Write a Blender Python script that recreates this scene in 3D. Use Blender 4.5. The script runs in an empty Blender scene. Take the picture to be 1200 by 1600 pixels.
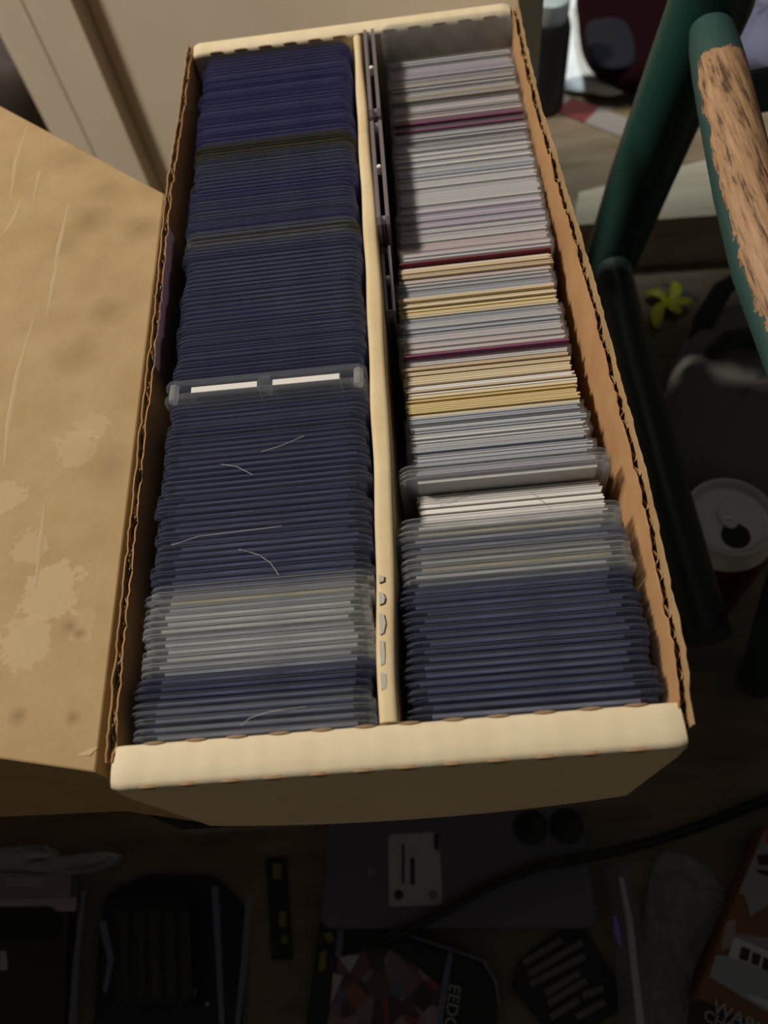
import bpy, bmesh, math, random
from mathutils import Vector, Matrix
random.seed(7)
U = 0.000917                      # one scene unit of the tables below, in metres (card box is 185 units wide)
sc = bpy.context.scene

# ------------------------------------------------------------------ camera
CR = ((0.9937948614417902, -0.053360634071712335, -0.09759311504075224),
      (-0.09422398350503611, -0.8701315332136235, -0.48372818383856003),
      (-0.05910680421351989, 0.48992219549513555, -0.8697600979907567))      # rows: right, down, forward
CC = Vector((111.74550677, -53.50280867, 261.41520824))
FPX = 1251.78
cam = bpy.data.cameras.new('camera'); cam_o = bpy.data.objects.new('camera', cam)
sc.collection.objects.link(cam_o); sc.camera = cam_o
r, d, f = (Vector(x) for x in CR)
M = Matrix((r, -d, -f)).transposed().to_4x4(); M.translation = CC * U
cam_o.matrix_world = M
cam.sensor_fit = 'VERTICAL'; cam.sensor_height = 36; cam.sensor_width = 27
cam.lens = 36 * FPX / 1600
cam.clip_start = 0.01; cam.clip_end = 50
cam.dof.use_dof = True; cam.dof.focus_distance = 0.300; cam.dof.aperture_fstop = 9.5

# ------------------------------------------------------------------ light
w = bpy.data.worlds.new('world'); sc.world = w; w.use_nodes = True
bg = w.node_tree.nodes['Background']; bg.inputs[0].default_value = (1.0, 0.93, 0.84, 1); bg.inputs[1].default_value = 0.042
LDIR = Vector((-0.60, 0.25, 0.77)).normalized()
def lamp(name, pos, target, size, power, color):
    l = bpy.data.lights.new(name, 'AREA'); l.shape = 'DISK'; l.size = size; l.energy = power; l.color = color
    o = bpy.data.objects.new(name, l); sc.collection.objects.link(o); o.location = pos * U
    o.rotation_euler = (target - pos).to_track_quat('-Z', 'Y').to_euler()
    return o
TGT = Vector((92, 200, 0))
lamp('ceiling_lamp', TGT + LDIR * 2600, TGT, 0.30, 62, (1.0, 0.92, 0.80))
sl = bpy.data.lights.new('added_back_spot', 'SPOT'); sl.energy = 19; sl.color = (0.86, 0.96, 1.0); sl.spot_size = math.radians(44); sl.spot_blend = 0.5; sl.shadow_soft_size = 0.06  # added cool spot, unseen source, brightens the floor, sack and step at back right
so = bpy.data.objects.new('added_back_spot', sl); sc.collection.objects.link(so); so.location = Vector((420, 640, 650)) * U
so.rotation_euler = (Vector((355, 900, -360)) - Vector((420, 640, 650))).to_track_quat('-Z', 'Y').to_euler()
sc.view_settings.view_transform = 'Standard'; sc.view_settings.look = 'None'
sc.view_settings.gamma = 1; sc.view_settings.use_curve_mapping = False; sc.view_settings.exposure = 0.0
sc.cycles.transparent_max_bounces = 40; sc.cycles.max_bounces = 8

def at(px, py, z):
    d = Vector(CR[0]) * ((px - 600) / FPX) + Vector(CR[1]) * ((py - 800) / FPX) + Vector(CR[2])
    return CC + d * ((z - CC.z) / d.z)

# ------------------------------------------------------------------ materials
def mat(name, col, rough=0.6, metal=0.0, spec=0.5):
    m = bpy.data.materials.new(name); m.use_nodes = True
    b = m.node_tree.nodes['Principled BSDF']
    b.inputs['Base Color'].default_value = (*col, 1); b.inputs['Roughness'].default_value = rough
    b.inputs['Metallic'].default_value = metal; b.inputs['Specular IOR Level'].default_value = spec
    return m
class NT:
    def __init__(s, m): s.m = m; s.t = m.node_tree; s.b = s.t.nodes['Principled BSDF']
    def n(s, kind, **kw):
        x = s.t.nodes.new(kind)
        for k, v in kw.items(): setattr(x, k, v)
        return x
    def l(s, a, b): s.t.links.new(a, b)
    def coord(s, scale=(1, 1, 1), loc=(0, 0, 0)):
        c = s.n('ShaderNodeTexCoord'); mp = s.n('ShaderNodeMapping')
        mp.inputs['Scale'].default_value = scale; mp.inputs['Location'].default_value = loc
        s.l(c.outputs['Object'], mp.inputs[0]); return mp.outputs[0]
    def noise(s, vec, scale, detail=4, rough=0.6):
        x = s.n('ShaderNodeTexNoise'); x.inputs['Scale'].default_value = scale
        x.inputs['Detail'].default_value = detail; x.inputs['Roughness'].default_value = rough
        s.l(vec, x.inputs['Vector']); return x.outputs['Fac']
    def ramp(s, fac, stops):
        x = s.n('ShaderNodeValToRGB'); e = x.color_ramp.elements
        while len(e) < len(stops): e.new(0.5)
        for q, (p, c) in zip(e, stops): q.position = p; q.color = (*c, 1) if len(c) == 3 else c
        s.l(fac, x.inputs[0]); return x.outputs[0]
    def mix(s, fac, a, b, blend='MIX'):
        x = s.n('ShaderNodeMix', data_type='RGBA', blend_type=blend)
        for i, v in ((0, fac), (6, a), (7, b)):
            if hasattr(v, 'node'): s.l(v, x.inputs[i])
            else: x.inputs[i].default_value = v if i == 0 else (*v, 1)
        return x.outputs[2]
    def math(s, op, a, b=0.0):
        x = s.n('ShaderNodeMath', operation=op)
        for i, v in ((0, a), (1, b)):
            if hasattr(v, 'node'): s.l(v, x.inputs[i])
            else: x.inputs[i].default_value = v
        return x.outputs[0]
    def col(s, c): s.l(c, s.b.inputs['Base Color'])
    def bump(s, h, strength=0.3, dist=0.001):
        x = s.n('ShaderNodeBump'); x.inputs['Strength'].default_value = strength; x.inputs['Distance'].default_value = dist
        s.l(h, x.inputs['Height']); s.l(x.outputs[0], s.b.inputs['Normal'])
def cardboard(name, a, b, rough=0.8, ripple=None, spots=(), spot_col=(0.6, 0.5, 0.35), stains=()):
    m = mat(name, a, rough, spec=0.25); t = NT(m); v = t.coord()
    n1 = t.noise(v, 45, 6); c = t.mix(t.ramp(n1, [(0.35, (0, 0, 0)), (0.7, (1, 1, 1))]), a, b)
    sp = t.noise(v, 600, 2)
    c = t.mix(t.ramp(sp, [(0.68, (0, 0, 0)), (0.8, (0.35, 0.35, 0.35))]), c, tuple(x * 0.55 for x in a))
    for group, colr in ((spots, spot_col), (stains, tuple(x * k for x, k in zip(a, (.58, .55, .45))))):
        for (x, y, rad, k) in group:
            vm = t.n('ShaderNodeVectorMath', operation='DISTANCE'); vm.inputs[1].default_value = (x * U, y * U, -3 * U)
            t.l(v, vm.inputs[0])
            dd = t.math('ADD', t.math('DIVIDE', vm.outputs['Value'], rad * U), t.math('MULTIPLY', t.math('SUBTRACT', t.noise(v, 160, 5, 0.7), 0.5), 1.8))
            c = t.mix(t.ramp(dd, [(0.0, (k, k, k)), (0.62, (k, k, k)), (0.72 if group is spots else 1.0, (0, 0, 0))]), c, colr) if group is spots else \
                t.mix(t.ramp(t.math('MULTIPLY', dd, 0.5), [(0.0, (k, k, k)), (0.85, (0, 0, 0))]), c, colr)
    t.col(c)
    if ripple:
        wv = t.n('ShaderNodeTexWave', bands_direction=ripple); wv.inputs['Scale'].default_value = 42; wv.inputs['Distortion'].default_value = 1.2
        wv.inputs['Detail'].default_value = 1
        t.l(v, wv.inputs['Vector']); t.bump(wv.outputs['Fac'], 0.09, 0.0005)
    else: t.bump(t.noise(v, 220, 5), 0.2, 0.0005)
    return m
M_white = cardboard('white_lined_board', (0.72, 0.61, 0.43), (0.68, 0.57, 0.38), 0.7, 'X')
M_divider = cardboard('divider_board', (0.68, 0.55, 0.34), (0.60, 0.46, 0.26), 0.7)
M_inner = cardboard('kraft_inner', (0.46, 0.26, 0.12), (0.38, 0.20, 0.09), 0.85)
M_flute = cardboard('kraft_flute', (0.42, 0.28, 0.14), (0.30, 0.19, 0.09), 0.9)
M_slot = mat('torn_kraft', (0.30, 0.19, 0.10), 0.9)
M_brown = cardboard('brown_cardboard', (0.41, 0.285, 0.145), (0.35, 0.235, 0.11), 0.75, None,
    [(-33, 75, 17, .75), (-40, 55, 15, .7), (-60, 118, 12, .6), (-28, 150, 11, .5), (-32, 140, 13, .55), (-45, 95, 10, .5), (-20, 60, 9, .4)], (0.47, 0.35, 0.2),
    [(-45, 278, 8, .8), (-18, 268, 7, .8), (-40, 300, 7, .5), (-55, 262, 6, .5), (-28, 215, 7, .7), (-40, 190, 8, .5), (-16, 130, 9, .5), (-24, 60, 2.5, .9), (-20, 57, 2.0, .9), (-38, 28, 2.5, .9), (-18, 26, 2, .8), (-60, 330, 9, .5), (-10, 300, 9, .5)])
M_crease = mat('crease_board', (0.445, 0.325, 0.18), 0.8)

def plastic(name, base, trans, fac, rough=0.22, hazy=0.0):
    m = bpy.data.materials.new(name); m.use_nodes = True; t = NT(m)
    t.b.inputs['Base Color'].default_value = (*base, 1); t.b.inputs['Roughness'].default_value = rough
    tr = t.n('ShaderNodeBsdfTransparent'); tr.inputs[0].default_value = (*trans, 1)
    mx = t.n('ShaderNodeMixShader'); mx.inputs[0].default_value = fac
    if hazy:
        v = t.coord((1, 1, 1)); t.l(t.ramp(t.noise(v, 90, 5), [(0.35, (fac * (1 - hazy),) * 3), (0.7, (min(1, fac * (1 + hazy)),) * 3)]), mx.inputs[0])
    tl = t.n('ShaderNodeBsdfTranslucent'); tl.inputs[0].default_value = (*[min(0.9, x * 1.25) for x in base], 1)
    m2 = t.n('ShaderNodeMixShader'); m2.inputs[0].default_value = 0.5; t.l(t.b.outputs[0], m2.inputs[1]); t.l(tl.outputs[0], m2.inputs[2])
    t.l(tr.outputs[0], mx.inputs[1]); t.l(m2.outputs[0], mx.inputs[2])
    t.l(mx.outputs[0], t.t.nodes['Material Output'].inputs['Surface'])
    return m
P = {'pale': plastic('pale_pvc', (0.55, 0.565, 0.575), (0.945, 0.95, 0.955), 0.11, hazy=.4),
     'mid': plastic('mid_navy_pvc', (0.20, 0.22, 0.295), (0.78, 0.80, 0.885), 0.18, hazy=.4),
     'grey': plastic('grey_pvc', (0.37, 0.39, 0.43), (0.875, 0.885, 0.92), 0.15, hazy=.4),
     'navy': plastic('navy_pvc', (0.20, 0.213, 0.278), (0.822, 0.84, 0.902), 0.16, hazy=.4),
     'deep': plastic('deep_navy_pvc', (0.165, 0.17, 0.31), (0.74, 0.75, 0.88), 0.22, hazy=.4),
     'olive': plastic('olive_pvc', (0.17, 0.165, 0.13), (0.78, 0.76, 0.70), 0.18, hazy=.4)}
RIM = 0.1
E_ = {'pale': plastic('pale_pvc_rim', (0.55, 0.565, 0.575), (0.945, 0.95, 0.955), 0.32, RIM),
      'mid': plastic('mid_navy_pvc_rim', (0.20, 0.22, 0.295), (0.78, 0.80, 0.885), 0.32, RIM),
      'grey': plastic('grey_pvc_rim', (0.37, 0.39, 0.43), (0.875, 0.885, 0.92), 0.32, RIM),
      'navy': plastic('navy_pvc_rim', (0.20, 0.213, 0.278), (0.822, 0.84, 0.902), 0.30, RIM),
      'deep': plastic('deep_navy_pvc_rim', (0.165, 0.17, 0.31), (0.74, 0.75, 0.88), 0.36, RIM),
      'olive': plastic('olive_pvc_rim', (0.19, 0.18, 0.14), (0.80, 0.78, 0.70), 0.35, RIM)}
M_sleeve = plastic('soft_sleeve', (0.66, 0.66, 0.68), (0.97, 0.97, 0.975), 0.06)
M_clear = plastic('clear_plastic', (0.45, 0.47, 0.5), (0.92, 0.93, 0.95), 0.16, 0.12)
M_smoke = plastic('smoky_acrylic', (0.36, 0.31, 0.325), (0.6, 0.55, 0.6), 0.8, 0.15)
M_peg = plastic('clear_peg', (0.75, 0.75, 0.74), (0.92, 0.93, 0.95), 0.4, 0.08)
M_film = plastic('lilac_film', (0.25, 0.2, 0.27), (0.86, 0.82, 0.9), 0.22, 0.15)
M_glint = mat('bright_peg', (0.85, 0.84, 0.78), 0.15)
CARD = {k: mat('card_' + k, c, 0.65, spec=0.3) for k, c in dict(
    white=(0.72, 0.69, 0.66), pinkish=(0.62, 0.52, 0.50), cream=(0.62, 0.52, 0.36), yellow=(0.60, 0.48, 0.24), tan=(0.46, 0.36, 0.24),
    grey=(0.46, 0.46, 0.47), bluegrey=(0.43, 0.47, 0.52), pale=(0.66, 0.66, 0.64), taupe=(0.42, 0.385, 0.35), lilac=(0.52, 0.46, 0.55),
    dark=(0.05, 0.05, 0.055), red=(0.17, 0.03, 0.045), magenta=(0.20, 0.05, 0.12), peach=(0.58, 0.40, 0.28)).items()}

# ------------------------------------------------------------------ mesh helpers (all in units)
class MB:
    def __init__(s): s.v = []; s.f = []; s.m = []
    def add(s, vs, fs, mi=0):
        o = len(s.v); s.v += [tuple(x) for x in vs]
        for q in fs: s.f.append([i + o for i in q]); s.m.append(mi)
        return s
    def box(s, x0, x1, y0, y1, z0, z1, mi=0):
        return s.add([(x, y, z) for z in (z0, z1) for y in (y0, y1) for x in (x0, x1)],
                     [(0, 2, 3, 1), (4, 5, 7, 6), (0, 1, 5, 4), (2, 6, 7, 3), (0, 4, 6, 2), (1, 3, 7, 5)], mi)
    def prism(s, poly, z0, z1, mi=0):
        n = len(poly)
        return s.add([(p[0], p[1], z0) for p in poly] + [(p[0], p[1], z1) for p in poly],
                     [list(range(n))[::-1], list(range(n, 2 * n))] + [(i, (i + 1) % n, (i + 1) % n + n, i + n) for i in range(n)], mi)
    def loft(s, rings, cap=True, mi=0, closed=True):
        n = len(rings[0]); o = [p for r in rings for p in r]; f = []
        for k in range(len(rings) - 1):
            for i in range(n if closed else n - 1):
                j = (i + 1) % n; f.append((k * n + i, k * n + j, (k + 1) * n + j, (k + 1) * n + i))
        if cap and closed: f += [list(range(n))[::-1], [(len(rings) - 1) * n + i for i in range(n)]]
        return s.add(o, f, mi)
    def tube(s, pts, rad, n=10, mi=0, flat=1.0):
        pts = [Vector(p) for p in pts]; rings = []
        up = Vector((0.13, 0.21, 0.97))
        for i, p in enumerate(pts):
            t = (pts[min(i + 1, len(pts) - 1)] - pts[max(i - 1, 0)]).normalized()
            a = t.cross(up)
            if a.length < 1e-3: a = t.cross(Vector((1, 0, 0)))
            a.normalize(); b = a.cross(t); rr = rad[i] if isinstance(rad, (list, tuple)) else rad
            rings.append([p + a * (rr * math.cos(q * math.tau / n)) + b * (rr * flat * math.sin(q * math.tau / n)) for q in range(n)])
        return s.loft(rings, True, mi)
    def lathe(s, prof, c=(0, 0, 0), n=32, mi=0):
        return s.loft([[(c[0] + r * math.cos(q * math.tau / n), c[1] + r * math.sin(q * math.tau / n), c[2] + z) for q in range(n)] for r, z in prof], True, mi)
    def mesh(s, name, mats, org=(0, 0, 0), smooth=False):
        me = bpy.data.meshes.new(name)
        me.from_pydata([((x - org[0]) * U, (y - org[1]) * U, (z - org[2]) * U) for x, y, z in s.v], [], s.f)
        for m in mats if isinstance(mats, (list, tuple)) else [mats]: me.materials.append(m)
        me.polygons.foreach_set('material_index', s.m)
        bm = bmesh.new(); bm.from_mesh(me); bmesh.ops.recalc_face_normals(bm, faces=bm.faces); bm.to_mesh(me); bm.free()
        if smooth:
            me.polygons.foreach_set('use_smooth', [True] * len(me.polygons))
            try: me.set_sharp_from_angle(angle=math.radians(smooth if smooth is not True else 40))
            except Exception: pass
        me.update(); return me
    def build(s, name, mats, parent=None, org=None, smooth=False):
        if org is None: org = tuple(parent['org']) if parent is not None else (0, 0, 0)
        o = bpy.data.objects.new(name, s.mesh(name, mats, org, smooth)); sc.collection.objects.link(o)
        if parent is not None: o.parent = parent; o['org'] = org
        else: o.location = Vector(org) * U; o['org'] = org
        return o
def tag(o, label, cat, group=None, kind=None):
    o['label'] = label; o['category'] = cat
    if group: o['group'] = group
    if kind: o['kind'] = kind
    return o
def thing(name, org, label, cat, group=None):
    o = bpy.data.objects.new(name, None); o.empty_display_size = 0.01; sc.collection.objects.link(o)
    o.location = Vector(org) * U; o['org'] = tuple(org); return tag(o, label, cat, group)
def inst(name, me, loc, rz=0.0, parent=None):
    o = bpy.data.objects.new(name, me); sc.collection.objects.link(o); o.location = Vector(loc) * U; o.rotation_euler = (0, 0, rz)
    if parent is not None: o.parent = parent
    return o
def struct(o): o['kind'] = 'structure'; return o
def lerp_tab(tab, y):
    if y <= tab[0][0]: return tab[0][1]
    for (a, p), (b, q) in zip(tab, tab[1:]):
        if y <= b:
            k = (y - a) / (b - a); k = k * k * (3 - 2 * k); return p + (q - p) * k
    return tab[-1][1]
def ordinal(n): return '%d%s' % (n, 'th' if 10 <= n % 100 <= 20 else {1: 'st', 2: 'nd', 3: 'rd'}.get(n % 10, 'th'))
FL = -368.0

# ------------------------------------------------------------------ structure
M_floor = mat('floor_boards', (0.16, 0.11, 0.065), 0.5); t = NT(M_floor); v = t.coord((1, 6, 1))
t.col(t.ramp(t.noise(v, 9, 8), [(0.3, (0.13, 0.085, 0.045)), (0.7, (0.24, 0.185, 0.12))]))
struct(MB().box(-900, 1500, -700, 1900, FL - 12, FL).build('floor', M_floor))
M_door = mat('door_paint', (0.72, 0.63, 0.49), 0.45); t = NT(M_door); v = t.coord()
t.col(t.mix(t.ramp(t.noise(v, 14, 5), [(0.3, (0, 0, 0)), (0.75, (1, 1, 1))]), (0.74, 0.65, 0.51), (0.68, 0.59, 0.46)))
P0 = Vector((200, 421, 0)); DD = Vector((-0.788, 0.616, 0)); DN = Vector((-0.616, -0.788, 0))
def dbox(mb, s0, s1, h0, h1, z0, z1, mi=0):
    c = [P0 + DD * s + DN * h for s, h in ((s0, h0), (s1, h0), (s1, h1), (s0, h1))]
    return mb.prism([(p.x, p.y) for p in c], z0, z1, mi)
door = struct(dbox(MB(), 13, 438, -32, 0, FL + 6, 420).build('door_1', M_door))
struct(dbox(MB(), 440, 515, -30, 14, FL, 420).build('trim_1', M_door))
struct(dbox(MB(), 521, 588, -30, 13, FL, 420).build('trim_2', M_door))

# ------------------------------------------------------------------ low table under the boxes
M_table = mat('dark_table', (0.035, 0.033, 0.033), 0.45)
tb = thing('low_table', (-120, 200, FL), 'low dark table carrying the card box and the brown cardboard box', 'table')
MB().prism([(180, 4), (-14, 4), (-46, 18), (-478, 32), (-478, 432), (180, 432)], -131, -116).build('table_top', M_table, tb)
for x, y in ((-470, 50), (160, 105), (-470, 415), (160, 415)): MB().box(x, x + 14, y, y + 14, FL, -131.2).build('leg', M_table, tb)

# ------------------------------------------------------------------ brown cardboard box at left
bx = thing('cardboard_box', (-120, 150, -115.8), 'plain brown cardboard box with stained top along the left of the card box', 'box')
foot = [(-7.8, 7), (-42, 14), (-480, 26), (-480, 711), (-112, 385), (-7.8, 292)]
MB().prism(foot, -115.8, -5.0).build('box_body', M_brown, bx, org=(0, 0, 0)).location = -Vector((-120, 150, -115.8)) * U
def ring_in(poly, k): 
    c = Vector((sum(p[0] for p in poly) / len(poly), sum(p[1] for p in poly) / len(poly)))
    return [tuple(Vector(p) + (c - Vector(p)).normalized() * k) for p in poly]
MB().loft([[(*p, -4.9) for p in foot], [(*p, -3.4) for p in foot], [(*p, -3.0) for p in ring_in(foot, 0.8)]]).build('top_flap', M_brown, bx, org=(0, 0, 0)).location = -Vector((-120, 150, -115.8)) * U
for pts in ([(44, 195), (25, 253), (16, 315)], [(63, 267), (51, 315)], [(35, 309), (21, 344), (3, 368)], [(109, 312), (93, 384), (85, 420)],
            [(93, 400), (84, 440), (73, 495)], [(53, 495), (28, 585), (14, 660), (6, 732)], [(70, 788), (64, 850), (56, 917)], [(152, 1168), (140, 1175), (122, 1180)]):
    MB().tube([at(*p, -2.95) for p in pts], [0.3] + [1.3] * (len(pts) - 2) + [0.3] if len(pts) > 2 else [1.1, 0.3], 8, flat=0.14).build('crease', M_crease, bx)

# ------------------------------------------------------------------ the card storage box
cb = thing('card_storage_box', (92, 208, -115.5), 'open two-row white cardboard card box packed with cards', 'box')
ZB = -115.5
MB().box(0, 184, 9, 410, ZB, -113.4).build('box_bottom', M_inner, cb)
RT = [(0, 186.5), (8, 187.6), (34, 190.2), (100, 192.6), (176, 190.8), (228, 190.2), (270, 188.5), (320, 186.6), (416, 187)]
LT = [(0, -0.8), (90, -2.4), (175, -2.3), (290, -3.0), (416, -0.6)]
def sheet(name, xf, y0, y1, ztop, th, m, n=150, jit=0.0, zb=ZB, wave=0.0):
    mb = MB(); rings = []
    rows = [zb, -80, -45, -20, -8, None]
    ph = random.random() * 9
    for i in range(n + 1):
        y = y0 + (y1 - y0) * i / n
        zt = ztop(y) + random.uniform(-jit, jit) + 0.8 * jit * math.sin(y * 0.31 + ph)
        col = []
        for z in rows:
            z = zt if z is None else z
            k = max(0, (z - zb) / -zb)
            col.append((xf(y, k) + wave * math.sin(y * math.tau / 7.2) * 1.0 + (random.uniform(-.25, .25) * (1 if z > -15 else 0) * (jit > 0)), y, z))
        rings.append(col + [(x + th, yy, zz) for x, yy, zz in col[::-1]])
    mb.loft(rings)
    return mb.build(name, m, cb, smooth=30)
rzt = lambda y: 0.6 - 2.0 * math.exp(-((y - 330) / 45) ** 2) + 1.0 * math.sin(y * 0.045)
rx = lambda off: (lambda y, k: 184.0 + (lerp_tab(RT, y) - 184.0) * k ** 1.6 - off)
lx = lambda off: (lambda y, k: 0.2 + (lerp_tab(LT, y) - 0.2) * k ** 1.4 - off)
sheet('inner_liner', rx(3.6), 6.5, 414, lambda y: rzt(y) - 1.6, 0.6, M_inner, 150, 0.9)
sheet('corrugated_flute', rx(1.9), 6.5, 414, lambda y: rzt(y) - 3.6, 0.4, M_flute, 620, 0.5, wave=0.95)
sheet('outer_liner', rx(0.5), 6.5, 416, rzt, 0.6, M_flute, 150, 0.4)
lzt = lambda y: 0.2 + 0.6 * math.sin(y * 0.05)
sheet('inner_liner', lx(0.4), 9, 414, lambda y: lzt(y) - 1.2, 0.5, M_inner, 150, 0.7)
sheet('corrugated_flute', lx(1.45), 9, 414, lambda y: lzt(y) - 1.6, 0.4, M_flute, 620, 0.6, wave=0.4)
sheet('outer_liner', lx(2.4), 9, 416, lzt, 0.5, M_flute, 150, 0.4)
def end_panel(name, y_out, y_in, bow, x0, x1):
    sgn = 1 if y_in > y_out else -1; mb = MB(); rings = []; N = 64
    for i in range(N + 1):
        x = x0 + (x1 - x0) * i / N; k = (x - x0) / (x1 - x0); arch = 4 * k * (1 - k)
        e = 0 if 0 < i < N else 0.8
        wob = 0.10 * math.sin(x * 0.44) + 0.10 * math.sin(x * 0.23 + 1)
        prof = [(y_out + sgn * (4.8 - bow * arch), ZB), (y_out + sgn * (2.5 - bow * 0.8 * arch), -60), (y_out + sgn * (0.6 - bow * 0.35 * arch), -18),
                (y_out + sgn * (e + 0.05), -3.0 - e), (y_out + sgn * (0.45 + e), -1.1 - e), (y_out + sgn * (2.2 + e), -0.15 - e), (y_out + sgn * 6, 0.35 + wob - e),
                (y_in - sgn * 4, 0.25 + wob * 0.7 - e), (y_in - sgn * 1.4, -0.1 - e), (y_in - sgn * 0.3, -0.8 - e), (y_in, -2.5 - e), (y_in + sgn * 0.2, ZB)]
        rings.append([(x, y, z) for y, z in prof])
    return mb.loft(rings).build(name, M_white, cb, smooth=50)
end_panel('front_panel', 0, 14.6, 3.4, -1.2, 184.9)
end_panel('rear_panel', 417.5, 404.2, 0, 0.6, 182.0)
def slot(x, y, z, ln, out):
    n = 8; pts = []
    for i in range(n + 1):
        q = i / n; a = math.sin(q * math.pi)
        pts.append((x + ln * (q - 0.5), a))
    mb = MB()
    if out == 0:     # bulge along the inner fold of an end panel: a lens standing up from the fold
        mb.loft([[(px, y - 0.5 * a - 0.1, z - 0.5), (px, y + 0.3 * a + .1, z - 0.5), (px, y + 0.3 * a + .1, z + 0.35 * a + 0.1), (px, y - 0.5 * a - 0.1, z + 0.3 * a + 0.1)] for px, a in pts])
    else:
        mb.loft([[(px, y - 0.35 * a - 0.15, z - 1.3 * a - 0.2), (px, y + 0.8, z - 1.3 * a - 0.2), (px, y + 0.8, z + 0.7 * a), (px, y - 0.2 * a, z + 0.7 * a)] for px, a in pts])
    return mb.build('fold_slot', M_slot, cb)
for x in (240, 305, 369, 436, 503, 571): slot(at(x, 1160, 0).x, 14.4, -0.25, 7.0, 0)
for px, py in ((639, 1130), (709, 1124), (778, 1118), (850, 1112), (923, 1107), (994, 1101)): slot(at(px, py, 0).x, 14.4, -0.25, 7.2, 0)
for px, py in ((231, 1239), (294, 1232), (362, 1227), (428, 1224), (499, 1217), (569, 1213), (638, 1207), (710, 1203), (780, 1197), (855, 1190), (925, 1184), (998, 1181)):
    slot(at(px, py, -1).x, 0.25, -1.2, random.uniform(6, 8), 1)
for i in range(12): slot(14 + i * 14.2, 404.5, -0.35, 7.4, 0)
# divider: folded double wall with a rounded top
dv = MB(); rings = []
for i in range(61):
    y = 15.2 + i * (403.6 - 15.2) / 60
    xl = lerp_tab([(15, 88.0), (122, 90.9), (228, 92.2), (300, 92.4), (404, 93.1)], y) + 0.2 * math.sin(y * 0.12)
    xr = lerp_tab([(15, 94.7), (122, 98.3), (228, 99.2), (300, 98.4), (404, 97.4)], y) + 0.2 * math.sin(y * 0.09 + 2)
    z = -0.3 + 0.35 * math.sin(y * 0.07)
    rings.append([(xl, y, -113.2), (xl, y, z - 1.5), (xl + 0.8, y, z - 0.3), (xl + 2, y, z), (xr - 2, y, z), (xr - 0.8, y, z - 0.3), (xr, y, z - 1.5), (xr, y, -113.2)])
dv.loft(rings).build('divider', M_divider, cb, smooth=50)
M_peel = mat('peeled_paper', (0.45, 0.42, 0.36), 0.8)
for (px, py, ln) in ((589, 905, 3), (592, 935, 5), (594, 975, 8), (597, 1020, 9), (596, 1065, 6)):
    p = at(px, py, 0)
    p.x = lerp_tab([(15, 88.0), (122, 90.9), (228, 92.2)], p.y) + 2.4
    mb = MB(); mb.prism([(p.x - 1.1, p.y - ln / 2), (p.x + random.uniform(.2, .8), p.y - ln / 2 + 0.6), (p.x + random.uniform(.6, 1.3), p.y), (p.x + random.uniform(.2, .8), p.y + ln / 2 - 0.5), (p.x - 1.1, p.y + ln / 2)], -0.6, 0.22)
    mb.build('peeled_flake', M_peel, cb)

# ------------------------------------------------------------------ rigid card holders and the cards in them
def holder_mesh(kind, th=2.62, wd=84.0, ht=110.5):
    mb = MB(); h = wd / 2; t1 = 0.5
    def outline(r=5.5):
        p = [(-h, 0), (-h, ht - r)] + [(-h + r - r * math.cos(a), ht - r + r * math.sin(a)) for a in (0.35, 0.75, 1.15)] + [(-h + r, ht)]
        return p + [(-x, z) for x, z in p[::-1]]
    for y0 in (0.0, th - t1):
        o = outline(); n = len(o)
        vs = [(x, y0, z) for x, z in o] + [(x, y0 + t1, z) for x, z in o]
        mb.add(vs, [list(range(n)), list(range(n, 2 * n))[::-1]], 0)
        mb.add(vs, [(i, (i + 1) % n, (i + 1) % n + n, i + n) for i in range(n)], 1)
    for x in (-h, h - 2.6): mb.box(x + .05, x + 2.55, t1 + .02, th - t1 - .02, 2, ht - 5, 1)
    mb.box(-h + 2.7, h - 2.7, t1 + .02, th - t1 - .02, 0, 1.6, 1)
    return mb.mesh('card_holder', [P[kind], E_[kind]])
HM = {k: holder_mesh(k) for k in P}
def card_mesh(c, wd=69.5, ht=102.0, th=1.15, body='taupe'):
    mb = MB(); mb.box(-wd / 2, wd / 2, 0, th, 0, ht, 0); return mb.mesh('trading_card', CARD[c])
CM = {c: card_mesh(c) for c in CARD}
ZC = -113.3
HCOL = dict(pale='pale grey clear', grey='grey-blue clear', navy='navy-tinted', deep='dark navy', mid='mid navy', olive='olive-tinted')
def holder_run(xc, row, y0, y1, kind, where, cards, pitch=2.85, dz=0.0):
    n = max(1, int(round((y1 - y0) / pitch))); step = (y1 - y0) / n
    for i in range(n):
        y = y0 + i * step + 0.15
        k = kind if isinstance(kind, str) else random.choice(kind)
        x = xc + random.uniform(-1.5, 1.5); rz = random.uniform(-0.0025, 0.0025)
        zz = ZC
        o = inst('card_holder', HM[k], (x, y, zz), rz); o.scale = (1, 1, random.choice((1, 1, 1, 1.004, 1.007, 1.012)))
        tag(o, '%s card holder, %s from front in %s' % (HCOL[k], ordinal(i + 1), where), 'card holder', 'card holders in ' + where)
        if cards and random.random() < cards[1]:
            c = random.choice(cards[0])
            co = inst('trading_card', CM[c], (x + random.uniform(-2.0, 2.0), y + 0.73, ZC + 1.8 + random.uniform(0, 0.6) + dz), rz)
            tag(co, '%s-edged card inside %s holder from front in %s' % (c, ordinal(i + 1), where), 'card', 'cards inside holders of ' + where)
W = ['white', 'pale', 'pale', 'grey', 'cream']; G = ['grey', 'pale', 'white', 'bluegrey', 'grey', 'white']; DK = ['grey', 'dark', 'taupe', 'bluegrey', 'pale', 'white']
XL = 46.6
holder_run(XL - 1.8, 'left', 16.4, 28.2, 'grey', 'the front grey left band', (G, 1))
holder_run(XL - 1.6, 'left', 28.4, 39, 'navy', 'the narrow navy left band', (G, 1))
holder_run(XL - 1.2, 'left', 39.2, 72, 'pale', 'the broad pale left band', (W, 1))
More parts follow.
